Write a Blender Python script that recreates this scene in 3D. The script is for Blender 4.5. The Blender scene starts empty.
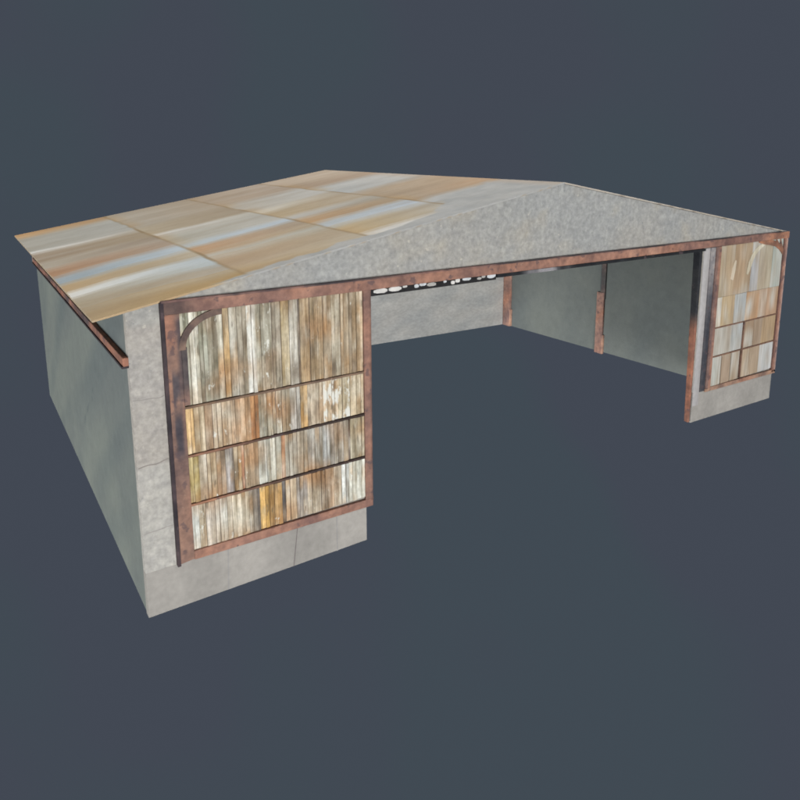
import bpy, bmesh, math, random
from mathutils import Vector, Matrix, noise
random.seed(7)
S = bpy.context.scene
COL = S.collection

CAM_F=696.2352761938469; CAM_CX=402.99170109039875; CAM_CY=282.91184445080614
CAM_LOC=(-18.43833175306401, -17.65383769665619, 12.27171793872119)
CAM_R=[[0.8352273868638636, -0.5498997093701161, -0.0023498653629298394], [0.10584528526770287, 0.15656920888972495, 0.9819790519223129], [0.5396220786987506, 0.8204245196618076, -0.1889751828112142]]


# ---------------------------------------------------------------- helpers
def lin(c):
    c = c / 255.0
    return c / 12.92 if c <= 0.04045 else ((c + 0.055) / 1.055) ** 2.4
def L3(c): return tuple(lin(v) for v in c[:3])
def mixc(a, b, t):
    t = max(0.0, min(1.0, t))
    return tuple(a[i] * (1 - t) + b[i] * t for i in range(3))
def sm(a, b, x):
    if a == b: return 1.0 if x >= a else 0.0
    t = max(0.0, min(1.0, (x - a) / (b - a)))
    return t * t * (3 - 2 * t)
def N(x, y, z=0.0, seed=0.0): return noise.noise(Vector((x + seed, y + seed * .7, z - seed)))
def F(x, y, z=0.0, o=4): return noise.fractal(Vector((x, y, z)), 1.0, 2.0, o)

SAT = dict(front_wall=.9, roof_slope=.80, side_wall=1.0, plinth=.8, rear_wall=.9, door_panel=.74, track_plate=.5, door_frame=.64, lintel_beam=.66, post_shaft=.62, post_foot=.7, jamb_post=.7, wall_rail=.72, frame_flange=.7)
GAIN = dict(front_wall=1.0, plinth=.93, rear_wall=1.10, door_panel=1.03, door_frame=1.0, lintel_beam=1.02, post_shaft=1.22, post_foot=1.2, jamb_post=1.1, side_wall=.93, wall_rail=.95)

class MB:
    """collects faces with a base colour per corner"""
    def __init__(s): s.v = []; s.f = []; s.c = []; s.m = []
    def grid(s, P, nu, nv, colf, flip=False, mi=0):
        """P(u,v)->point for u,v in 0..1"""
        b = len(s.v)
        for j in range(nv + 1):
            for i in range(nu + 1):
                q = P(i / nu, j / nv); s.v.append(q); s.c.append(colf(*q))
        for j in range(nv):
            for i in range(nu):
                a = b + j * (nu + 1) + i
                q = (a, a + 1, a + nu + 2, a + nu + 1)
                s.f.append(q[::-1] if flip else q); s.m.append(mi)
    def hexa(s, c8, colf, seg=(1, 1, 1), mi=0):
        """c8: corners indexed x + 2y + 4z"""
        c8 = [Vector(q) for q in c8]
        def tri(x, y, z):
            r = Vector((0, 0, 0))
            for k in range(8):
                w = (x if k & 1 else 1 - x) * (y if k & 2 else 1 - y) * (z if k & 4 else 1 - z)
                r += c8[k] * w
            return tuple(r)
        sx, sy, sz = seg
        s.grid(lambda u, v: tri(u, 0, v), sx, sz, colf, False, mi)
        s.grid(lambda u, v: tri(u, 1, v), sx, sz, colf, True, mi)
        s.grid(lambda u, v: tri(0, u, v), sy, sz, colf, True, mi)
        s.grid(lambda u, v: tri(1, u, v), sy, sz, colf, False, mi)
        s.grid(lambda u, v: tri(u, v, 0), sx, sy, colf, True, mi)
        s.grid(lambda u, v: tri(u, v, 1), sx, sy, colf, False, mi)
    def box(s, x0, x1, y0, y1, z0, z1, colf, seg=(1, 1, 1), mi=0):
        if not callable(colf):
            k = colf; colf = lambda x, y, z: k
        s.hexa([(x, y, z) for z in (z0, z1) for y in (y0, y1) for x in (x0, x1)], colf, seg, mi)
    def prism(s, poly, y0, y1, k, mi=0):
        """convex polygon in xz, extruded in y"""
        if not callable(k):
            kk = k; k = lambda x, y, z: kk
        n = len(poly); b = len(s.v)
        for y in (y0, y1):
            for (x, z) in poly: s.v.append((x, y, z)); s.c.append(k(x, y, z))
        s.f.append(tuple(b + i for i in range(n))); s.m.append(mi)
        s.f.append(tuple(b + n + i for i in range(n))[::-1]); s.m.append(mi)
        for i in range(n):
            j = (i + 1) % n
            s.f.append((b + j, b + i, b + n + i, b + n + j)); s.m.append(mi)
    def build(s, name, mats, parent=None, bevel=0.0, smooth=False, sat=None):
        if sat is None: sat = SAT.get(name, .80)
        me = bpy.data.meshes.new(name)
        me.from_pydata(s.v, [], s.f)
        at = me.color_attributes.new('base', 'FLOAT_COLOR', 'POINT')
        for i, c in enumerate(s.c):
            g_ = .3 * c[0] + .59 * c[1] + .11 * c[2]
            r = L3([max(0, g_ + (v - g_) * sat) * GAIN.get(name, 1.0) for v in c[:3]]); at.data[i].color = (r[0], r[1], r[2], c[3] if len(c) > 3 else 0.0)
        if not isinstance(mats, (list, tuple)): mats = [mats]
        for m in mats: me.materials.append(m)
        for i, p in enumerate(me.polygons): p.material_index = s.m[i]
        bm = bmesh.new(); bm.from_mesh(me)
        bmesh.ops.remove_doubles(bm, verts=bm.verts, dist=1e-5)
        bmesh.ops.recalc_face_normals(bm, faces=bm.faces)
        bm.to_mesh(me); bm.free()
        if smooth:
            for p in me.polygons: p.use_smooth = True
        o = bpy.data.objects.new(name, me); COL.objects.link(o)
        if parent: o.parent = parent
        if bevel:
            b = o.modifiers.new('bevel', 'BEVEL'); b.width = bevel; b.segments = 2
            b.limit_method = 'ANGLE'; b.angle_limit = math.radians(50)
        return o

def empty(name, loc, parent=None):
    o = bpy.data.objects.new(name, None); COL.objects.link(o); o.location = loc
    o.empty_display_size = .5
    if parent: o.parent = parent
    return o

# ---------------------------------------------------------------- materials
def material(name, layers, rough=0.85, bump=0.25, bump_scale=18.0, bump_stretch=(1, 1, 1), tint=None,
             flake=None, speck=None, speck_st=(1, 1, 1)):
    """base colour = vertex colour 'base' (the paint or stone itself) broken up by noise layers
       layers: list of (scale, stretch xyz, detail, low multiplier, high multiplier, contrast)"""
    m = bpy.data.materials.new(name); m.use_nodes = True
    nt = m.node_tree; nt.nodes.clear(); nn = nt.nodes.new; ln = nt.links.new
    out = nn('ShaderNodeOutputMaterial'); bs = nn('ShaderNodeBsdfPrincipled'); ln(bs.outputs[0], out.inputs[0])
    bs.inputs['Roughness'].default_value = rough
    bs.inputs['Specular IOR Level'].default_value = 0.2
    at = nn('ShaderNodeAttribute'); at.attribute_name = 'base'
    tc = nn('ShaderNodeTexCoord')
    cur = at.outputs['Color']
    def coords(st):
        mp = nn('ShaderNodeMapping'); mp.inputs['Scale'].default_value = st
        ln(tc.outputs['Object'], mp.inputs[0]); return mp.outputs[0]
    def nz(scale, st, det, r=0.6, dist=0.0):
        t = nn('ShaderNodeTexNoise'); t.inputs['Scale'].default_value = scale
        t.inputs['Detail'].default_value = det; t.inputs['Roughness'].default_value = r
        t.inputs['Distortion'].default_value = dist
        ln(coords(st), t.inputs['Vector']); return t.outputs['Fac']
    def ramp(fac, p0, p1, c0, c1):
        r = nn('ShaderNodeValToRGB'); r.color_ramp.elements[0].position = p0; r.color_ramp.elements[1].position = p1
        r.color_ramp.elements[0].color = (*c0, 1); r.color_ramp.elements[1].color = (*c1, 1)
        ln(fac, r.inputs[0]); return r.outputs[0]
    def mix(mode, fac, a, b):
        x = nn('ShaderNodeMix'); x.data_type = 'RGBA'; x.blend_type = mode
        if isinstance(fac, float): x.inputs[0].default_value = fac
        else: ln(fac, x.inputs[0])
        ln(a, x.inputs[6])
        if isinstance(b, tuple): x.inputs[7].default_value = (*b, 1)
        else: ln(b, x.inputs[7])
        return x.outputs[2]
    for (sc, st, det, lo, hi, ct) in layers:
        lo = lo if isinstance(lo, tuple) else (lo,) * 3
        hi = hi if isinstance(hi, tuple) else (hi,) * 3
        cur = mix('MULTIPLY', 1.0, cur, ramp(nz(sc, st, det), .5 - ct, .5 + ct, lo, hi))
    if flake:   # patches of pale flaking paint where the attribute alpha asks for them
        fsc, fst, fcol = flake
        f = nz(fsc, fst, 5, .65)
        ad = nn('ShaderNodeMath'); ad.operation = 'ADD'; ln(f, ad.inputs[0]); ln(at.outputs['Alpha'], ad.inputs[1])
        r = ramp(ad.outputs[0], .66, .74, (0, 0, 0), (1, 1, 1))
        cur = mix('MIX', r, cur, fcol)
    if speck:   # sparse dark or light specks
        for (ssc, th, scol, amt) in speck:
            f = nz(ssc, speck_st, 3, .55)
            r = ramp(f, th, th + .05, (0, 0, 0), (amt, amt, amt))
            cur = mix('MIX', r, cur, scol)
    if tint: cur = mix('MULTIPLY', 1.0, cur, tint)
    ln(cur, bs.inputs['Base Color'])
    if bump:
        b = nn('ShaderNodeBump'); b.inputs['Strength'].default_value = bump; b.inputs['Distance'].default_value = .03
        ln(nz(bump_scale, bump_stretch, 6, .65), b.inputs['Height']); ln(b.outputs[0], bs.inputs['Normal'])
    return m

M_conc = material('weathered_concrete', [(0.55, (1, 1, 1), 5, .94, 1.06, .18), (3.4, (1, 1, 1), 7, (.86, .86, .87), (1.12, 1.115, 1.09), .17), (6.0, (1, 1, 1), 7, .86, 1.11, .14),
                  (9, (1, 1, 1), 5, .90, 1.08, .2)], bump=.55, bump_scale=7,
                  speck=[(4.5, .67, (.52, .48, .40), .55), (5.5, .67, (.15, .16, .17), .6)])
M_rear = material('interior_concrete', [(1.2, (.4, 1, 1.4), 5, .95, 1.05, .2), (7, (.6, 1, 1.2), 6, .88, 1.10, .15)], bump=.3, bump_scale=8, speck=[(5.5, .67, (.2, .2, .2), .35)])
M_plinth = material('smooth_concrete_plinth', [(0.8, (1, 1, .3), 5, .90, 1.08, .2), (5, (1, 1, 1), 6, .91, 1.08, .18)], bump=.12, bump_scale=9)
M_plaster = material('grey_green_plaster', [(0.22, (1, 1.3, 1), 4, (.90, .91, .93), (1.10, 1.10, 1.07), .2), (2.6, (1, 1, 1), 6, .93, 1.07, .2),
                     (14, (1, 1, 1), 4, .95, 1.05, .2)], bump=.16, bump_scale=12)
M_steel = material('rusted_sheet_metal', [(.6, (.7, 1.4, 1), 4, .94, 1.06, .2), (3.0, (.5, 1.6, 1), 5, (.96, .955, .94), (1.04, 1.04, 1.05), .2),
                   (11, (1, 1, 1), 4, .96, 1.03, .2)], rough=.7, bump=.03, bump_scale=3, bump_stretch=(.3, 2, 1))
M_plank = material('weathered_board', [(1.7, (3.4, 1, .30), 6, (.66, .62, .55), (1.26, 1.27, 1.27), .15), (5, (3.2, 1, .16), 6, (.72, .69, .63), (1.22, 1.22, 1.21), .15),
                   (11, (1, 1, .6), 5, .82, 1.16, .18)], bump=.5, bump_scale=11, bump_stretch=(2.5, 1, .3),
                   flake=(3.2, (1.5, 1, .7), (.66, .65, .58)), speck=[(3.6, .64, (.12, .10, .07), .6)], speck_st=(3.2, 1, .45))
M_board2 = material('faded_sheet_board', [(1.2, (1.6, 1, .4), 4, (.84, .83, .81), (1.12, 1.12, 1.12), .22), (3.2, (2.6, 1, .22), 6, (.84, .82, .78), (1.12, 1.12, 1.12), .15)], bump=.2,
                   bump_scale=8, bump_stretch=(2, 1, .4))
M_rust = material('rusty_painted_steel', [(1.1, (1, 1, 1), 5, (.72, .74, .80), (1.22, 1.20, 1.16), .16), (5, (1, 1, 1), 7, (.76, .76, .78), (1.18, 1.16, 1.12), .16)],
                  rough=.75, bump=.3, bump_scale=14, speck=[(3.2, .62, (.09, .065, .07), .65), (4.1, .70, (.40, .29, .22), .35)])
M_black = material('black_steel', [(4, (1, 1, 1), 4, .7, 1.3, .2)], rough=.6, bump=.2)
M_white = material('chipped_white_paint', [(5, (1, 1, 1), 5, .75, 1.1, .2)], bump=.3)

# ---------------------------------------------------------------- dimensions
HW, DEP = 15.0, 19.67            # half width, depth
HE, HR = 8.33, 11.04             # wall height at the eaves, at the ridge
XO0, XO1 = -8.22, 8.60           # door opening
ZO = 8.02                        # top of opening
DR = 18.45                       # depth of the ridge
def top(x): return HR - (HR - HE) * abs(x) / HW

root = empty('hangar', (0, DEP / 2, 0))
root['label'] = 'large concrete aircraft hangar with low rusty gabled roof, wide open front and patched side doors'
root['category'] = 'hangar'
OFF = Vector((0, -DEP / 2, 0))
def fin(o):                      # meshes are written in world metres: shift under the hangar's origin
    o.location = OFF; return o
G_CONC = (150, 150, 146)
# front wall: two piers and the gable above the opening
def conc_col(x, y, z):
    t = F(x * .35, z * .35, 3.1, 3)
    c = mixc((151, 151, 148), (160, 154, 144), .5 + t)
    w = F(x * .9, z * .9, 9.7, 3)
    c = mixc(c, (176, 162, 138), max(0, w - .25) * 1.3)
    if x < -13.9 and z < 8: c = mixc(c, (164, 158, 151), .7)
    if x < -13.9 and 1 < z < 4.2: c = mixc(c, (170, 167, 160), .8)
    if abs(x) < 15 and z > 8: c = mixc(c, (150, 151, 149), .5)
    return c
b = MB()
def wallgrid(x0, x1, zb0, zb1, zt, nx, nz_, y0=0.0, y1=.25, cf=conc_col):
    def P(y):
        def f(u, v):
            x = x0 + (x1 - x0) * u; zb = zb0 + (zb1 - zb0) * u; zz = zt(x)
            return (x, y, zb + (zz - zb) * v)
        return f
    b.grid(P(y0), nx, nz_, cf); b.grid(P(y1), nx, nz_, cf, True)
    b.grid(lambda u, v: (x0 + (x1 - x0) * u, y0 + (y1 - y0) * v, zt(x0 + (x1 - x0) * u)), nx, 1, cf)
    b.grid(lambda u, v: (x0 + (x1 - x0) * u, y0 + (y1 - y0) * v, zb0 + (zb1 - zb0) * u), nx, 1, cf, True)
    b.grid(lambda u, v: (x0, y0 + (y1 - y0) * u, zb0 + (zt(x0) - zb0) * v), 1, nz_, cf, True)
    b.grid(lambda u, v: (x1, y0 + (y1 - y0) * u, zb1 + (zt(x1) - zb1) * v), 1, nz_, cf)
wallgrid(-HW, XO0, 1.24, 1.20, lambda x: ZO, 40, 40)
wallgrid(XO1, HW, 1.55, 1.50, lambda x: ZO, 30, 30)
wallgrid(-HW, 0, ZO, ZO, top, 70, 14)
wallgrid(0, HW, ZO, ZO, top, 70, 14)
fw = fin(b.build('front_wall', M_conc, root))
# shallow joints scored in the left pier
b = MB()
def joint(x0, x1, z0, z1, w=.022, amp=.05, s=1.0, k=(96, 88, 82)):
    n = 14; pr = None
    for i in range(n + 1):
        t = i / n; x = x0 + (x1 - x0) * t; z = z0 + (z1 - z0) * t
        if abs(x1 - x0) > abs(z1 - z0): z += amp * N(x * 3, s)
        else: x += amp * N(z * 3, s)
        if pr:
            if abs(x1 - x0) > abs(z1 - z0):
                b.hexa([(pr[0], -.003, pr[1] - w/2), (x, -.003, z - w/2), (pr[0], .01, pr[1] - w/2), (x, .01, z - w/2),
                        (pr[0], -.003, pr[1] + w/2), (x, -.003, z + w/2), (pr[0], .01, pr[1] + w/2), (x, .01, z + w/2)], lambda *a: k)
            else:
                b.hexa([(pr[0] - w/2, -.003, pr[1]), (pr[0] + w/2, -.003, pr[1]), (pr[0] - w/2, .01, pr[1]), (pr[0] + w/2, .01, pr[1]),
                        (x - w/2, -.003, z), (x + w/2, -.003, z), (x - w/2, .01, z), (x + w/2, .01, z)], lambda *a: k)
        pr = (x, z)
for args in ((4.22, 4.30, .03, .05, 1.0, (134, 126, 119)), (2.35, 2.42, .02, .10, 5.0, (146, 140, 134)), (6.05, 6.0, .02, .16, 9.0, (144, 138, 132))):
    b = MB(); joint(-14.97, -14.20, *args); b.build('wall_joint', M_plinth, fw)


# plinths below the doors
b = MB()
def plc(x, y, z):
    c = mixc((155, 150, 142), (170, 164, 155), .5 + F(x * .5, z * .6, 1.7, 3))
    return c
b.hexa([(-HW - .002, -.003, -.06), (XO0 - .02, -.003, -.02), (-HW - .002, .25, -.06), (XO0 - .02, .25, -.02),
        (-HW - .002, -.003, 1.24), (XO0 - .02, -.003, 1.20), (-HW - .002, .25, 1.24), (XO0 - .02, .25, 1.20)], plc, (40, 1, 6))
pl = fin(b.build('plinth', M_plinth, root))
b = MB()
def joint_pl(xt, xb, w, k):
    b.hexa([(xb - w, -.007, -.04), (xb + w, -.007, -.04), (xb - w, .02, -.04), (xb + w, .02, -.04),
            (xt - w, -.007, 1.19), (xt + w, -.007, 1.19), (xt - w, .02, 1.19), (xt + w, .02, 1.19)], lambda *a: k)
for args in ((-10.62, -10.78, .012, (112, 102, 100)), (-12.75, -12.8, .02, (146, 142, 138)), (-9.3, -9.3, .02, (145, 141, 137))):
    b = MB(); joint_pl(*args); b.build('plinth_joint', M_plinth, pl)
b = MB()
b.hexa([(XO1 + .04, -.02, .12), (HW + .10, -.02, -.03), (XO1 + .04, .25, .12), (HW + .10, .25, -.03),
        (XO1 + .04, -.02, 1.55), (HW + .10, -.02, 1.50), (XO1 + .04, .25, 1.55), (HW + .10, .25, 1.50)], plc, (30, 1, 6))
fin(b.build('plinth', M_plinth, root, .015))

# side walls
def side_col(x, y, z):
    c = mixc((113, 119, 117), (120, 126, 121), .5 + F(y * .18 + z * .25, z * .12, 4.4, 3) * 1.2)
    d = y * .75 + z * 1.05                       # broad diagonal wipe marks
    c = mixc(c, (98, 107, 108), .55 * max(0, N(d * .55, (y - z) * .06, 2.2) * 2.0))
    c = mixc(c, (142, 147, 137), .5 * sm(5.5, 0, z) * (.6 + .8 * F(y * .3, z * .3, 7.7, 3)))
    c = mixc(c, (88, 97, 99), .8 * max(0, 1 - abs(d - 9.2 - .3 * N(y, z)) / .14) * sm(2.0, 3.0, z) * sm(6.5, 5.0, z) * sm(-.2, .3, N(y * 2.2, z * 2.2, 5)))
    return c
def side_in(x, y, z):
    c = mixc((112, 118, 117), (119, 124, 121), .5 + F(y * .3, z * .3, 4.4, 4))
    return c
b = MB()
b.hexa([(-HW, .25, 0), (-HW + .2, .25, 0), (-HW, DEP, .27), (-HW + .2, DEP, .27),
        (-HW, .25, HE - .02), (-HW + .2, .25, HE + .01), (-HW, DEP, HE - .02), (-HW + .2, DEP, HE + .01)], side_col, (1, 90, 50))
fin(b.build('side_wall', M_plaster, root))
b = MB()
b.hexa([(HW - .2, .25, 0), (HW, .25, 0), (HW - .2, DEP, -.28), (HW, DEP, -.28),
        (HW - .2, .25, HE + .01), (HW, .25, HE - .02), (HW - .2, DEP, HE + .01), (HW, DEP, HE - .02)], side_in, (1, 60, 30))
fin(b.build('side_wall', M_plaster, root))
# rear wall, its gable leaning in to the short ridge
def rear_col(x, y, z):
    c = mixc((146, 147, 145), (157, 155, 150), .5 + F(x * .5, z * 1.4, 5.2, 4))
    return mixc(c, (178, 176, 170), .5 * max(0, N(x * .6, z * 3.0, 8.8) - .1) * 2)
b = MB()
X0, X1 = -HW + .2, HW - .2
for (ya, yb, fl) in ((0, 0, False),):
    def Pf(off):
        return lambda u, v: (X0 + (X1 - X0) * u, DEP - .2 + off, (.27 - .55 * u) + (HE - (.27 - .55 * u)) * v)
    b.grid(Pf(0), 60, 20, rear_col); b.grid(Pf(.2), 60, 20, rear_col, True)
    b.grid(lambda u, v: (X0 + (X1 - X0) * u, DEP - .2 + .2 * v, .27 - .55 * u), 60, 1, rear_col, True)
    def Pg(off):
        def f(u, v):
            x = X0 + (X1 - X0) * u; zt = top(x) - .05; k = v * (zt - HE + .05) / (HR - HE)
            return (x, DEP - .2 + off + (DR - DEP - .05) * k, HE + (zt - HE) * v)
        return f
    b.grid(Pg(0), 60, 4, rear_col); b.grid(Pg(.2), 60, 4, rear_col, True)
fin(b.build('rear_wall', M_rear, root))

# ---------------------------------------------------------------- roof
EX = 15.76; EZ = top(15.76) + .05
def rz(x): return top(x) + .06 if x <= 0 else top(x) + .06
TAN = (172, 152, 124); GRY = (166, 162, 150); BLU = (166, 176, 180); OCH = (184, 158, 116); ORA = (178, 134, 92); BRN = (158, 136, 110); WHT = (214, 210, 200)
# per sheet column: (y_top, y_bottom, colour at the low end, colour at the high end)
def bands(col):
    if col == 0: return [(20.5, 18.6, (196, 148, 92), (176, 140, 98)), (18.6, 13.3, (168, 162, 146), (168, 164, 152)), (13.3, 12.6, WHT, (178, 168, 150)),
        (12.6, 10.2, BRN, (162, 142, 112)), (10.2, 8.7, (170, 156, 134), (162, 144, 122)), (8.7, 7.15, (176, 130, 92), (172, 150, 126)), (7.15, 5.6, (150, 162, 166), (176, 186, 190)),
        (5.6, 4.0, (184, 152, 106), (180, 164, 136)), (4.0, 2.95, (220, 216, 204), (178, 186, 186)), (2.95, 2.2, (176, 160, 132), (176, 184, 182)), (2.2, 1.2, (178, 160, 128), (172, 158, 136)),
        (1.2, -1, (176, 148, 106), (182, 144, 84))]
    if col == 1: return [(20.5, 13.5, (170, 158, 138), (168, 148, 122)), (13.5, 10.7, (176, 158, 128), (160, 142, 116)), (10.7, 10.0, WHT, (176, 168, 150)),
        (10.0, 6.9, (176, 170, 152), (174, 168, 154)), (6.9, 5.9, (176, 184, 184), (178, 188, 194)), (5.9, 4.7, (188, 142, 98), (160, 140, 114)), (4.7, 4.0, (182, 146, 106), (168, 148, 118)), (4.0, 3.4, (186, 176, 156), (172, 166, 148)),
        (3.4, 1.5, (178, 148, 112), (172, 152, 122)), (1.5, .5, (182, 150, 104), (178, 162, 136)), (.5, -1, (186, 142, 78), (186, 174, 152))]
    if col == 2: return [(20.5, 14.0, (170, 148, 122), (172, 152, 130)), (14.0, 10.3, (180, 170, 152), (178, 174, 164)), (10.3, 9.3, (200, 190, 168), (170, 156, 134)),
        (9.3, 7.0, (178, 154, 116), (172, 154, 128)), (7.0, 6.0, (182, 176, 164), (168, 158, 140)), (6.0, 4.5, (184, 144, 100), (164, 142, 112)), (4.5, 3.1, (172, 178, 178), (176, 184, 190)),
        (3.1, 1.0, (186, 158, 112), (170, 160, 142)), (1.0, .25, (208, 202, 190), (184, 180, 172)), (.25, -1, (160, 158, 152), (158, 157, 152))]
    return [(20.5, 15, (182, 160, 134), (186, 164, 138)), (15, 12.8, (166, 142, 116), (176, 150, 124)), (12.8, 8.4, (172, 172, 166), (184, 178, 168)), (8.4, 5.2, (170, 148, 120), (180, 152, 120)),
        (5.2, 3.6, (172, 152, 126), (184, 146, 108)), (3.6, 2.4, (172, 174, 172), (172, 158, 138)), (2.4, -1, (168, 158, 140), (160, 152, 140))]
YOFF = .045
BANDS = [bands(i) for i in range(4)]
XS = [-15.80, -11.76, -7.74, -3.86, .2]
def roof_col(x, y, z):
    xx = x + .10 * N(y * .22, 1.3) + .03 * N(y * 1.3, 5.3)
    ci = 3
    for i in range(4):
        if xx < XS[i + 1]: ci = i; break
    t = (xx - XS[ci]) / (XS[ci + 1] - XS[ci])
    yw = y + .8 * N(x * .22, y * .16, 4.0) + .14 * N(x * .9, y * .9, 8.0)
    edge = []
    B = BANDS[ci]
    c = mixc(B[-1][2], B[-1][3], t)
    for k, (a, d, c0, c1) in enumerate(B):
        if yw >= d:
            c = mixc(c0, c1, t)
            wd = .10                                  # crisp lower edge, long fading upper edge
            wu = min(.9, (a - d) * .45)
            if k + 1 < len(B) and yw < d + wd:
                n = mixc(B[k + 1][2], B[k + 1][3], t)
                c = mixc(n, c, .25 + .75 * sm(d, d + wd, yw))
            if k > 0 and yw > a - wu:
                n = mixc(B[k - 1][2], B[k - 1][3], t)
                c = mixc(n, c, .35 + .65 * sm(a, a - wu, yw))
            break
    # fine streaks up the slope
    s = F(x * .16, y * 1.1, 6.0, 3)
    c = mixc(c, (140, 116, 88), max(0, s) * .28); c = mixc(c, (200, 192, 178), max(0, -s) * .25)
    # lap joints between the sheet rows
    for q in XS[1:4]:
        dd = abs(xx - q)
        c = mixc(c, (142, 114, 74), (.35 + .5 * max(0, .5 + N(y * .6, q))) * sm(.085, .03, dd))
        c = mixc(c, (178, 138, 86), .6 * sm(.8, 0, xx - q) * (1 if xx > q else 0) * max(0, N(y * .5, q * 3) + .25))
    # bare cement-grey wash near the front end of the ridge
    rag = .35 * N(x * 1.1, y * 1.6, 3) + .25 * N(x * 3.5, y * 5, 7)
    lim = .12 + .45 * sm(-12.2, -10.8, x) * (.4 + .6 * sm(.0, .4, N(x * .55, 2.0) + .2)) + 2.6 * sm(-6.6, -1.8, x)
    g = sm(lim + .12 + .5 * sm(-6, -2, x), lim - .05, y + YOFF + rag * (.5 + .8 * sm(-7, -3, x))) * sm(-13.0, -12.2, x)
    conc = mixc((158, 158, 154), (170, 168, 162), .5 + F(x * 1.2, y * 1.2, 1, 4))
    # a broken pale rim where the sheets end in the cement
    rim = sm(lim + .35, lim + .1, y + rag) * sm(-.05, .2, N(x * .8, 4.4)) * sm(-12.8, -12, x) * sm(-5, -6.5, x)
    c = mixc(c, (206, 200, 188), rim * .6)
    c = mixc(c, conc, min(1, g) * .95)
    if x > -4 and y < 14: c = mixc(c, (188, 152, 116), .35 * sm(-.8, -.1, x))
    return c
YF = -.045
def yr(x): return DR + (20.15 - DR) * min(1, abs(x) / EX)
b = MB()
def Pr(dz):
    def f(u, v):
        x = -EX + EX * u; y = YF + (yr(x) - YF) * v
        return (x, y, rz(x) + dz)
    return f
NX, NY = 260, 520
b.grid(Pr(0), NX, NY, roof_col)
b.grid(Pr(-.05), 40, 40, lambda *a: (160, 140, 112), True)
b.grid(lambda u, v: (-EX + EX * u, YF, rz(-EX + EX * u) - .05 + .05 * v), 80, 1, lambda x, y, z: mixc((176, 146, 104), (160, 159, 155), sm(-12.9, -12.2, x)))
b.grid(lambda u, v: (-EX + EX * u, yr(-EX + EX * u), rz(-EX + EX * u) - .05 + .05 * v), 80, 1, roof_col, True)
b.grid(lambda u, v: (-EX, YF + (yr(EX) - YF) * u, rz(EX) - .05 + .05 * v), 200, 1, lambda *a: (168, 148, 118), True)
r1 = fin(b.build('roof_slope', M_steel, root, smooth=False))
b = MB()
RX = 15.22
def roof_col_r(x, y, z): return mixc(roof_col(-x, y + 3, z), (170, 160, 146), .6)
b.grid(lambda u, v: (RX * u, YF + (yr(RX * u) - YF) * v, rz(RX * u)), 60, 120, roof_col_r)
b.grid(lambda u, v: (RX * u, YF + (yr(RX * u) - YF) * v, rz(RX * u) - .05), 20, 20, lambda *a: (120, 104, 88), True)
b.grid(lambda u, v: (RX * u, YF, rz(RX * u) - .05 + .05 * v), 60, 1, lambda *a: (180, 168, 152))
b.grid(lambda u, v: (RX * u, yr(RX * u), rz(RX * u) - .05 + .05 * v), 60, 1, lambda *a: (180, 168, 152), True)
b.grid(lambda u, v: (RX, YF + (yr(RX) - YF) * u, rz(RX) - .05 + .05 * v), 60, 1, lambda *a: (180, 168, 152))
fin(b.build('roof_slope', M_steel, root))

# ---------------------------------------------------------------- rusty steel
RUST = (142, 94, 72); PURP = (96, 76, 80); DARK = (58, 52, 56); ORNG = (176, 100, 66)
def rust_c(x, y, z, hi=RUST, lo=PURP, amt=1.0):
    t = F(x * .6, y * .6 + z * .6, 2.0, 4)
    c = mixc(hi, lo, max(0, t) * 1.3 * amt)
    return mixc(c, ORNG, max(0, -t) * .9)
def beam_col(x, y, z):
    c = rust_c(x, y, z, (164, 108, 88), (122, 82, 78))
    if -9 < x < 2: c = mixc(c, (158, 100, 78), .4)
    c = mixc(c, (88, 70, 68), .8 * sm(-13.0, -13.9, x) + .0)
    c = mixc(c, (112, 78, 74), .7 * sm(8.8, 10, x) * sm(13.4, 12.2, x))
    c = mixc(c, (186, 110, 72), .8 * sm(13.0, 13.8, x))
    c = mixc(c, (198, 140, 112), .6 * sm(3.0, 4.0, x) * sm(8.0, 6.0, x) * sm(.05, .25, N(x * .9, 3)))
    return mixc(c, (138, 96, 70), .25)
def edge_col(x, y, z): return mixc((74, 64, 66), (136, 98, 88), .5 + F(x * .7, 2.2, z, 3) * 1.8)
lt = empty('lintel', (0, DEP * 0, 0), root); lt.location = OFF
b = MB(); b.hexa([(-14.14, -.14, 8.17), (15.22, -.14, 8.05), (-14.14, .0, 8.17), (15.22, .0, 8.05),
                  (-14.14, -.14, 8.50), (15.22, -.14, 8.36), (-14.14, .0, 8.50), (15.22, .0, 8.36)], beam_col, (180, 1, 4))
b.build('lintel_beam', M_rust, lt, .02)
b = MB(); b.hexa([(-14.16, -.155, 8.49), (14.9, -.155, 8.36), (-14.16, .0, 8.49), (14.9, .0, 8.36),
                  (-14.16, -.155, 8.53), (14.9, -.155, 8.38), (-14.16, .0, 8.53), (14.9, .0, 8.38)], edge_col, (120, 1, 1))
b.build('lintel_flange', M_rust, lt)
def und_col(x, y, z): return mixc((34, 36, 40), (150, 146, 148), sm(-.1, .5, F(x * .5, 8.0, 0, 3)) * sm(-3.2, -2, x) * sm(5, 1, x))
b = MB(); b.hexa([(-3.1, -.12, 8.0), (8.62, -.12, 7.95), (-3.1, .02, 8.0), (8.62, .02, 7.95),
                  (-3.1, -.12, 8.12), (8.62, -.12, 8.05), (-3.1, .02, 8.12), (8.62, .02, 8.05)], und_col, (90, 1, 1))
b.build('lintel_channel', M_rust, lt)
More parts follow.
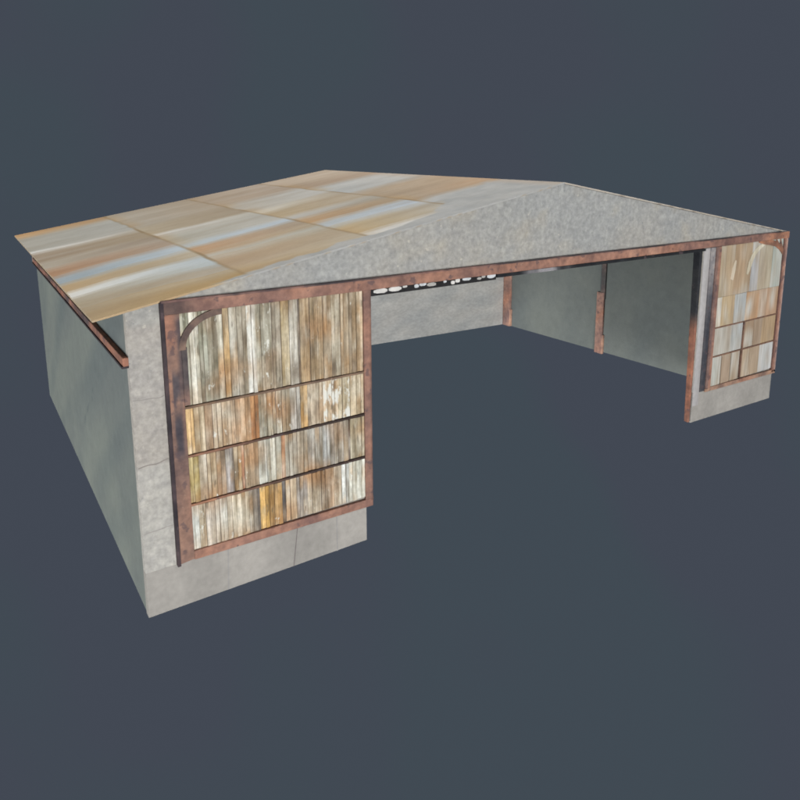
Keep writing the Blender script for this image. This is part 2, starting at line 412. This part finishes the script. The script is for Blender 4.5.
# track with chipped white plates hanging under the left half of the lintel
b = MB(); b.hexa([(-8.03, -.06, 7.93), (-3.1, -.06, 7.93), (-8.03, .06, 7.93), (-3.1, .06, 7.93),
                  (-8.03, -.06, 8.17), (-3.1, -.06, 8.15), (-8.03, .06, 8.17), (-3.1, .06, 8.15)], lambda *a: (36, 35, 36), (20, 1, 1))
tk = fin(b.build('door_track', M_black, root))
rp_ = random.Random(5)
for (xa, xb, za, zb) in ((-7.93, -7.44, 7.98, 8.14), (-7.39, -6.93, 7.99, 8.14), (-6.88, -6.72, 8.06, 8.14), (-6.45, -6.28, 8.0, 8.13), (-6.26, -6.0, 8.04, 8.15), (-5.96, -5.62, 7.99, 8.12), (-5.32, -5.2, 8.05, 8.13), (-5.02, -4.86, 7.96, 8.09), (-4.84, -4.66, 8.0, 8.14),
                         (-4.55, -4.2, 8.03, 8.14), (-3.93, -3.75, 8.0, 8.09), (-3.74, -3.58, 8.04, 8.14), (-3.50, -3.14, 8.0, 8.15)):
    b = MB(); n = 5; up_ = []; dn_ = []
    for i in range(n):
        t = i / (n - 1); e = .25 if i in (0, n - 1) else 0
        up_.append((xa + (xb - xa) * t, zb - (zb - za) * (e * .8 + rp_.uniform(0, .10)))); dn_.append((xa + (xb - xa) * t, za + (zb - za) * (e + rp_.uniform(0, .12))))
    b.prism(dn_ + up_[::-1], -.075, -.05, rp_.choice([(222, 222, 222), (206, 200, 190), (198, 204, 208), (176, 170, 160)]))
    o = b.build('track_plate', M_white, tk)

# strips (wall plates) running along the side walls
def strip_col(x, y, z):
    c = rust_c(x, y, z, (150, 98, 80), (86, 72, 74), 1.4)
    c = mixc(c, (70, 60, 64), .7 * max(0, N(y * .5, z * 9, 3) * 2))
    return mixc(c, (178, 108, 78), .7 * sm(3.2, .4, y))
b = MB(); b.box(-HW - .14, -HW - .0, -.02, DEP + .02, 6.98, 7.20, strip_col, (1, 160, 3))
fin(b.build('wall_rail', M_rust, root, .02))
b = MB(); b.box(-HW - .17, -HW - .0, -.0, DEP + .1, 6.925, 6.98, lambda *a: (58, 50, 54), (1, 20, 1))
b.box(-HW - .15, -HW, DEP + .02, DEP + .12, 6.98, 7.25, lambda *a: (150, 130, 120))
fin(b.build('wall_rail_flange', M_rust, root))
# inner posts on the right wall
def post(y0, y1, w, ztop, foot=True, dark_top=None):
    e = empty('inner_post', (0, 0, 0), root); e.location = OFF
    b = MB()
    cf = lambda x, y, z: rust_c(x, y, z, (146, 100, 82), (110, 82, 78))
    if dark_top is None:
        b.box(HW - .2 - w, HW - .2, y0, y1, -.28, ztop, cf, (2, 2, 60)); b.build('post_shaft', M_rust, e, .02)
    else:
        b.box(HW - .2 - w, HW - .2, y0, y1, -.26, dark_top, cf, (2, 2, 40))
        b.build('post_shaft', M_rust, e, .02)
        b = MB(); b.box(HW - .2 - w * .8, HW - .2, y0 - .04, y0 + (y1 - y0) * .5, dark_top - .4, ztop, lambda x, y, z: mixc((84, 84, 84), (116, 98, 92), .5 + F(z, 3, 1, 3)), (1, 1, 30))
        b.box(HW - .2 - w * .5, HW - .2, y0 + (y1 - y0) * .5, y0 + (y1 - y0) * .68, dark_top, ztop, lambda *a: (92, 98, 98))
        b.build('post_upper', M_rust, e, .01)
    if foot:
        b = MB(); b.hexa([(HW - .2 - w * 1.05, y0 - .07, -.25), (HW - .2, y0 - .07, -.25), (HW - .2 - w * 1.05, y0 - .0, -.25), (HW - .2, y0 - .0, -.25),
                          (HW - .2 - w, y0 - .08, .95), (HW - .2, y0 - .08, .95), (HW - .2 - w, y0, .95), (HW - .2, y0, .95)], lambda *a: (166, 118, 94), (1, 1, 8))
        b.build('post_foot', M_rust, e)
post(18.75, 19.45, .18, HE, True)
post(10.36, 10.92, .12, HE, True, 3.6)
# jamb post on the inner edge of the right pier
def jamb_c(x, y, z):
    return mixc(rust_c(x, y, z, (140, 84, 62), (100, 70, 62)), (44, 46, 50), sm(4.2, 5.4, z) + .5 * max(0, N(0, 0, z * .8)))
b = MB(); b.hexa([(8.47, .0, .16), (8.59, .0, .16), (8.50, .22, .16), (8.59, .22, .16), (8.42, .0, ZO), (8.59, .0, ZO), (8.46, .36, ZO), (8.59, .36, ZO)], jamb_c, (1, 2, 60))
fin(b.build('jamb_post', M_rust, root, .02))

# ---------------------------------------------------------------- doors
def stile_l(x, y, z):
    c = rust_c(x, y, z, (156, 108, 84), (122, 88, 78), .9)
    u = (x + 14.13) / .5
    c = mixc(c, (70, 66, 76), .85 * sm(.75, .55, u) * sm(.2, .3, u) * sm(4.1, 4.6, z) * sm(6.9, 6.4, z) * sm(-.5, .1, N(x * 5, z * 1.2, 3)))
    c = mixc(c, (70, 62, 70), .8 * sm(.5, .8, u) * sm(5.6, 6.2, z) * sm(8.2, 7.9, z))
    c = mixc(c, (186, 106, 72), .5 * sm(7.0, 7.6, z) * sm(.7, .4, u))
    return c
d1 = empty('door', (0, 0, 0), root); d1.location = OFF
d1['label'] = 'left door of narrow weathered boards in four rows'
b = MB()
b.hexa([(-14.10, -.12, 1.26), (-13.72, -.12, 1.30), (-14.10, 0, 1.26), (-13.72, 0, 1.30), (-14.10, -.12, 8.17), (-13.72, -.12, 8.17), (-14.10, 0, 8.17), (-13.72, 0, 8.17)], stile_l, (10, 1, 70))
b.box(-8.31, -8.05, -.12, 0, 1.42, 8.17, lambda x, y, z: mixc(rust_c(x, y, z, (158, 106, 84), (130, 88, 76)), (92, 66, 60), .6 * sm(-8.12, -8.06, x)), (3, 1, 60))
b.hexa([(-13.72, -.12, 1.27), (-8.05, -.12, 1.17), (-13.72, 0, 1.27), (-8.05, 0, 1.17), (-13.72, -.12, 1.53), (-8.05, -.12, 1.42), (-13.72, 0, 1.53), (-8.05, 0, 1.42)],
       lambda x, y, z: rust_c(x, y, z, (168, 110, 84), (142, 92, 78)), (50, 1, 3))
b.build('door_frame', M_rust, d1, .015)
b = MB(); b.hexa([(-14.19, -.15, 1.22), (-14.10, -.15, 1.22), (-14.19, 0, 1.22), (-14.10, 0, 1.22), (-14.19, -.15, 8.50), (-14.10, -.15, 8.50), (-14.19, 0, 8.50), (-14.10, 0, 8.50)],
       lambda x, y, z: mixc((48, 42, 48), (84, 66, 68), .5 + F(z, 1, 1, 3)), (1, 1, 40))
b.build('frame_flange', M_rust, d1, .01)
P1 = [(-13.72, -13.50, (164, 168, 152)), (-13.50, -13.25, (198, 196, 182), .16), (-13.25, -13.02, (156, 156, 138), .05), (-13.02, -12.76, (140, 134, 116), .02), (-12.76, -12.60, (176, 170, 152), .04), (-12.60, -12.43, (190, 150, 96)),
      (-12.43, -12.22, (166, 162, 150), .03), (-12.22, -11.94, (146, 136, 118), .02), (-11.94, -11.69, (190, 188, 180), .12), (-11.69, -11.43, (160, 156, 140), .07), (-11.43, -11.22, (172, 168, 152), .1), (-11.22, -10.96, (144, 134, 116)),
      (-10.96, -10.70, (176, 154, 114), .05), (-10.70, -10.43, (154, 146, 134), .04), (-10.43, -10.38, (74, 66, 60)), (-10.38, -10.07, (170, 136, 94)), (-10.07, -9.65, (168, 144, 112)), (-9.65, -9.37, (162, 142, 116)), (-9.37, -9.08, (154, 142, 120)),
      (-9.08, -8.69, (148, 126, 98)), (-8.69, -8.31, (168, 140, 106))]
P2 = [(-13.72, -13.50, (194, 154, 98)), (-13.50, -13.22, (184, 164, 134), .05), (-13.22, -13.01, (170, 136, 104)), (-13.01, -12.75, (190, 168, 142), .05), (-12.75, -12.49, (194, 162, 130), .03), (-12.49, -12.23, (176, 128, 86)), (-12.23, -11.93, (186, 144, 104)),
      (-11.93, -11.70, (178, 120, 76)), (-11.70, -11.46, (156, 152, 136), .03), (-11.46, -11.18, (166, 160, 142), .03), (-11.18, -11.01, (208, 204, 190), .1), (-11.01, -10.74, (150, 138, 118)), (-10.74, -10.43, (168, 162, 156)), (-10.43, -10.20, (204, 158, 98)),
      (-10.20, -9.69, (168, 150, 126)), (-9.69, -9.2, (186, 174, 148), .22), (-9.2, -8.80, (184, 170, 140), .17), (-8.80, -8.31, (172, 152, 120), .05)]
P3 = [(-13.72, -13.44, (172, 150, 92)), (-13.44, -13.23, (176, 162, 142)), (-13.23, -12.97, (172, 150, 120), .03), (-12.97, -12.71, (152, 124, 98)), (-12.71, -12.49, (150, 142, 140)), (-12.49, -12.26, (180, 146, 104), .04), (-12.26, -12.18, (150, 96, 66)), (-12.18, -11.76, (162, 138, 110)),
      (-11.76, -11.40, (180, 182, 174), .1), (-11.40, -11.06, (182, 180, 166), .1), (-11.06, -10.95, (152, 100, 70)), (-10.95, -10.58, (162, 152, 136)), (-10.58, -10.24, (154, 140, 120)), (-10.24, -9.75, (162, 158, 150)), (-9.75, -9.37, (168, 170, 170)),
      (-9.37, -8.88, (162, 154, 142)), (-8.88, -8.81, (84, 66, 56)), (-8.81, -8.31, (166, 152, 124))]
P4 = [(-13.72, -13.52, (196, 202, 200), .04), (-13.52, -13.34, (168, 164, 148), .04), (-13.34, -13.08, (198, 200, 198), .08), (-13.08, -12.86, (190, 190, 184), .06), (-12.86, -12.59, (182, 182, 174), .05), (-12.59, -12.32, (182, 162, 132)), (-12.32, -12.09, (152, 134, 108)),
      (-12.09, -11.85, (154, 144, 134)), (-11.85, -11.77, (92, 84, 80)), (-11.77, -11.49, (208, 160, 84)), (-11.49, -11.09, (190, 146, 88)), (-11.09, -10.98, (74, 76, 84)), (-10.98, -10.63, (174, 150, 120)), (-10.63, -10.28, (162, 154, 148)), (-10.28, -9.83, (164, 146, 122)),
      (-9.83, -9.40, (152, 134, 114)), (-9.40, -9.13, (176, 162, 142), .05), (-9.13, -8.88, (190, 194, 192), .08), (-8.88, -8.31, (194, 196, 186), .10)]
def board_row(parent, rows, z0, z1, name, mat, jit, gap, seed, y0=-.05, k=1.0):
    kk = k
    rnd = random.Random(seed); b = MB()
    for r in rows:
        xa, xb, c = r[:3]; al = r[3] if len(r) > 3 else 0.0
        if jit and xb - xa > .22: n = max(2, round((xb - xa) / .14))   # a wide sheet is two or three narrow boards
        else: n = 1
        for i in range(n):
            sh = [0] + [(q_ + rnd.uniform(-.22, .22)) / n for q_ in range(1, n)] + [1] if i == 0 else sh
            a = xa + (xb - xa) * sh[i]; e = xa + (xb - xa) * sh[i + 1]
            k = rnd.uniform(-jit, jit); cc = tuple(max(20, min(245, v + k)) for v in c)
            d = rnd.uniform(0, .022); ph = rnd.uniform(0, 50)
            warm = rnd.random() < .5
            def cf(x, y, z, cc=cc, ph=ph, al=al, warm=warm):
                t = (z - z0) / (z1 - z0)
                v = N(ph, x * 2, z * 1.6)
                q = mixc(cc, (176, 128, 78) if warm else (108, 92, 76), max(0, v) * (1.0 if jit else .15))
                if not jit:
                    q = mixc(q, (192, 188, 178), .8 * max(0, N(ph, x * 1.6, z * .7) * 2)); q = mixc(q, (160, 132, 104), .35 * max(0, N(ph + 5, x * 2.2, z * .6) * 2))
                if jit: q = mixc(q, (172, 118, 72), .75 * max(0, N(x * 1.1, z * .9, 31) * 1.6 - .05)); q = mixc(q, (198, 196, 184), .6 * max(0, N(x * 1.0, z * .8, 57) * 1.6 - .1))
                if jit: q = mixc(q, (196, 192, 180), max(0, N(ph + 4, x * 3, z * 2.4) - .1) * .9)
                return (*(v_ * kk for v_ in q), al * (.75 + .7 * N(ph + 9, 0, z * .8)))
            b.box(a + gap * rnd.uniform(.0, .6), e - gap * rnd.uniform(.0, .3), y0 - d, -.004, z0 + rnd.uniform(0, .02 if jit else 0), z1 - rnd.uniform(0, .02 if jit else 0), cf, (1 if jit else 6, 1, 22))
    b.box(rows[0][0], rows[-1][1], -.03, -.001, z0, z1, (112, 94, 80))
    return b.build(name, mat, parent)
board_row(d1, P1, 5.66, 8.16, 'door_panel', M_plank, 17, .03, 1)
board_row(d1, P2, 4.30, 5.60, 'door_panel', M_plank, 16, .03, 2)
board_row(d1, P3, 2.90, 4.22, 'door_panel', M_plank, 16, .03, 3)
board_row(d1, P4, 1.50, 2.82, 'door_panel', M_plank, 16, .03, 4)
for (z0, z1, k0, k1) in ((5.59, 5.65, (118, 92, 72), (126, 100, 80)), (4.23, 4.29, (138, 96, 74), (66, 52, 46)), (2.83, 2.89, (158, 108, 80), (72, 56, 50))):
    b = MB(); b.box(-13.72, -8.31, -.10, -.002, z0, z1, lambda x, y, z, a=k0, c=k1: mixc(a, c, sm(-13, -10.5, x)), (40, 1, 1)); b.build('door_rail', M_rust, d1)
# curved corner brace, top left
b = MB()
pts = []
for i in range(13):
    a = i / 12; ang = math.pi - a * math.pi / 2
    pts.append((-12.62 + 1.08 * math.cos(ang), 7.20 + .90 * math.sin(ang), ang))
for i in range(12):
    (xa, za, A), (xb, zb, B_) = pts[i], pts[i + 1]; w = .085
    ox, oz, px, pz = w * math.cos(A), w * math.sin(A), w * math.cos(B_), w * math.sin(B_)
    b.hexa([(xa + ox, -.13, za + oz), (xa - ox, -.13, za - oz), (xa + ox, -.05, za + oz), (xa - ox, -.05, za - oz),
            (xb + px, -.13, zb + pz), (xb - px, -.13, zb - pz), (xb + px, -.05, zb + pz), (xb - px, -.05, zb - pz)], lambda x, y, z: mixc((92, 74, 68), (124, 98, 84), .5 + F(x * 2, z * 2, 1, 3)), (2, 1, 2))
b.box(-13.72, -13.58, -.125, -.05, 5.7, 7.25, lambda x, y, z: mixc((84, 74, 74), (130, 98, 86), sm(6.4, 5.8, z)), (1, 1, 20))
b.build('corner_brace', M_rust, d1)

# right door
d2 = empty('door', (0, 0, 0), root); d2.location = OFF
d2['label'] = 'right door of faded wide boards in four rows'
b = MB()
rc = lambda x, y, z: rust_c(x, y, z, (164, 108, 84), (136, 90, 76))
b.box(9.44, 9.80, -.12, 0, 1.56, 8.06, lambda x, y, z: mixc((128, 94, 84), rc(x, y, z), sm(9.5, 9.7, x)), (6, 1, 50))
b.box(14.86, 15.20, -.12, 0, 1.36, 8.06, lambda x, y, z: mixc(mixc((116, 74, 62), rc(x, y, z), sm(14.88, 14.98, x)), (176, 138, 126), .7 * sm(15.04, 15.1, x)), (8, 1, 50))
b.hexa([(9.44, -.12, 1.44), (15.20, -.12, 1.30), (9.44, 0, 1.44), (15.20, 0, 1.30), (9.44, -.12, 1.62), (15.20, -.12, 1.5), (9.44, 0, 1.62), (15.20, 0, 1.5)], lambda x, y, z: rust_c(x, y, z, (172, 124, 94), (130, 92, 74)), (40, 1, 2))
b.build('door_frame', M_rust, d2, .015)
b = MB(); b.box(9.08, 9.43, -.07, 0, 1.50, 8.04, lambda x, y, z: mixc(mixc((62, 64, 72), (168, 160, 156), .8 * sm(4.5, 7.5, z)), (120, 114, 116), .3 * (1 - sm(9.1, 9.3, x))), (4, 1, 40))
b.build('frame_flange', M_rust, d2)
b = MB(); b.box(8.64, 9.07, -.04, 0, .9, 8.03, lambda x, y, z: mixc((172, 168, 166), (150, 144, 142), sm(8.75, 9.05, x) * .6), (5, 1, 40)); 
b.build('frame_board', M_plinth, d2)
Q1 = [(9.80, 10.30, (178, 158, 126)), (10.30, 10.95, (186, 160, 126)), (10.95, 11.80, (182, 150, 114)), (11.80, 12.32, (178, 152, 120)), (12.32, 12.95, (178, 178, 180)), (12.95, 14.05, (182, 168, 142)), (14.05, 14.86, (172, 182, 174))]
Q2 = [(9.80, 10.22, (218, 212, 196)), (10.22, 11.22, (192, 164, 122)), (11.22, 12.14, (172, 176, 176)), (12.14, 13.20, (198, 150, 106)), (13.20, 13.90, (192, 160, 132)), (13.90, 14.86, (186, 146, 112))]
Q3 = [(9.80, 11.17, (180, 172, 158)), (11.17, 12.08, (178, 182, 182)), (12.20, 13.0, (168, 138, 108)), (13.0, 13.7, (164, 138, 112)), (13.7, 14.86, (182, 150, 110))]
Q4 = [(9.80, 10.55, (192, 194, 184)), (10.62, 11.30, (172, 146, 120)), (11.36, 12.0, (170, 148, 122)), (12.12, 12.84, (188, 162, 132)), (12.84, 13.67, (178, 154, 126)), (13.67, 14.86, (192, 194, 194))]
board_row(d2, Q1, 5.74, 8.05, 'door_panel', M_board2, 0, .006, 11, k=.93)
board_row(d2, Q2, 4.38, 5.73, 'door_panel', M_board2, 0, .006, 12, k=.93)
board_row(d2, Q3, 3.04, 4.32, 'door_panel', M_board2, 0, .006, 13, k=.93)
board_row(d2, Q4, 1.60, 2.97, 'door_panel', M_board2, 0, .006, 14, k=.93)
for (z0, z1) in ((4.32, 4.38), (2.97, 3.03)):
    b = MB(); b.box(9.80, 14.86, -.09, -.002, z0, z1, (122, 88, 70)); b.build('door_rail', M_rust, d2)
b = MB(); b.box(12.10, 12.19, -.10, -.002, 1.62, 4.38, (124, 90, 72)); b.build('door_mullion', M_rust, d2)
# pale curved strips left on the top row, as if paint had peeled
b = MB()
def patch(poly, k, y=-.079): b.prism(poly, y, -.06, k)
arc = [(11.95, 6.62, .14), (11.98, 6.85, .24), (12.05, 7.1, .30), (12.16, 7.33, .30), (12.32, 7.54, .30), (12.54, 7.72, .34), (12.82, 7.86, .36), (13.12, 7.96, .30)]
for i in range(len(arc) - 1):
    (xa, za, wa), (xb, zb, wb) = arc[i], arc[i + 1]
    patch([(xa, za), (xa + wa, za - .06), (xb + wb, zb - .06), (xb, zb)], mixc((190, 178, 152), (204, 196, 174), i / 6))
b.build('peeled_paint', M_board2, d2)
b = MB()
b.prism([(10.72, 6.5), (10.92, 6.42), (11.06, 6.9), (11.08, 7.3), (10.98, 7.34), (10.80, 7.0)], -.08, -.06, (200, 184, 160))
b.build('peeled_paint', M_board2, d2)
# corner gusset top right
b = MB()
ga = [(12.75, 7.99), (13.25, 7.97), (13.75, 7.90), (14.2, 7.80), (14.55, 7.62), (14.86, 7.36)]
for i in range(5):
    (xa, za), (xb, zb) = ga[i], ga[i + 1]
    b.hexa([(xa, -.115, za - .10 * (i > 0)), (xb, -.115, zb - .10), (xa, -.05, za - .10 * (i > 0)), (xb, -.05, zb - .10), (xa, -.115, 8.049), (xb, -.115, 8.049 if i < 2 else zb + .16), (xa, -.05, 8.049), (xb, -.05, 8.049 if i < 2 else zb + .16)],
           lambda x, y, z: mixc((186, 116, 80), (128, 92, 74), .5 + N(x * 2, z * 3) * .8), (3, 1, 2))
b.build('corner_brace', M_rust, d2)

# ---------------------------------------------------------------- light, world, camera
w = bpy.data.worlds.new('World'); S.world = w; w.use_nodes = True
nt = w.node_tree; bg = nt.nodes['Background']
tc = nt.nodes.new('ShaderNodeTexCoord'); nz = nt.nodes.new('ShaderNodeTexNoise'); nz.inputs['Scale'].default_value = 3.0; nz.inputs['Detail'].default_value = 1
rp = nt.nodes.new('ShaderNodeValToRGB'); rp.color_ramp.elements[0].position = .44; rp.color_ramp.elements[1].position = .56
rp.color_ramp.elements[0].color = (*L3((66.5, 72.5, 83.5)), 1); rp.color_ramp.elements[1].color = (*L3((65, 74.5, 83.5)), 1)
nt.links.new(tc.outputs['Generated'], nz.inputs['Vector']); nt.links.new(nz.outputs['Fac'], rp.inputs[0]); nt.links.new(rp.outputs[0], bg.inputs['Color'])
bg.inputs['Strength'].default_value = 1.0

def area(name, d, dist, size, e, color=(1, 1, 1), target=(0, 8, 5)):
    """e = irradiance/pi on a face square to the lamp"""
    l = bpy.data.lights.new(name, 'AREA'); l.shape = 'DISK'; l.size = size
    l.energy = e * math.pi ** 2 * dist ** 2; l.color = color
    o = bpy.data.objects.new(name, l); COL.objects.link(o)
    d = Vector(d).normalized(); o.location = Vector(target) + d * dist
    o.rotation_euler = (-d).to_track_quat('-Z', 'Y').to_euler()
    return o
area('key_lamp', (.25, -.80, .65), 150, 50, .16)
area('top_lamp', (.05, .10, 1.0), 150, 80, .92)
area('side_lamp', (-.97, .13, -.29), 320, 140, .80, (1.0, 1.0, .98))
area('front_lamp', (-.34, -.93, -.10), 130, 40, 1.0)

cam = bpy.data.cameras.new('camera'); co = bpy.data.objects.new('camera', cam); COL.objects.link(co)
rt, up, fw_ = [Vector(r) for r in CAM_R]
m = Matrix((rt, up, -fw_)).transposed().to_4x4(); m.translation = Vector(CAM_LOC)
co.matrix_world = m
cam.sensor_width = 36; cam.lens = CAM_F / 800 * 36
cam.shift_x = (400 - CAM_CX) / 800; cam.shift_y = (CAM_CY - 400) / 800
cam.clip_end = 1000
S.camera = co
S.view_settings.view_transform = 'Standard'; S.view_settings.look = 'None'
S.view_settings.exposure = 0; S.view_settings.gamma = 1
S.cycles.filter_width = 1.8
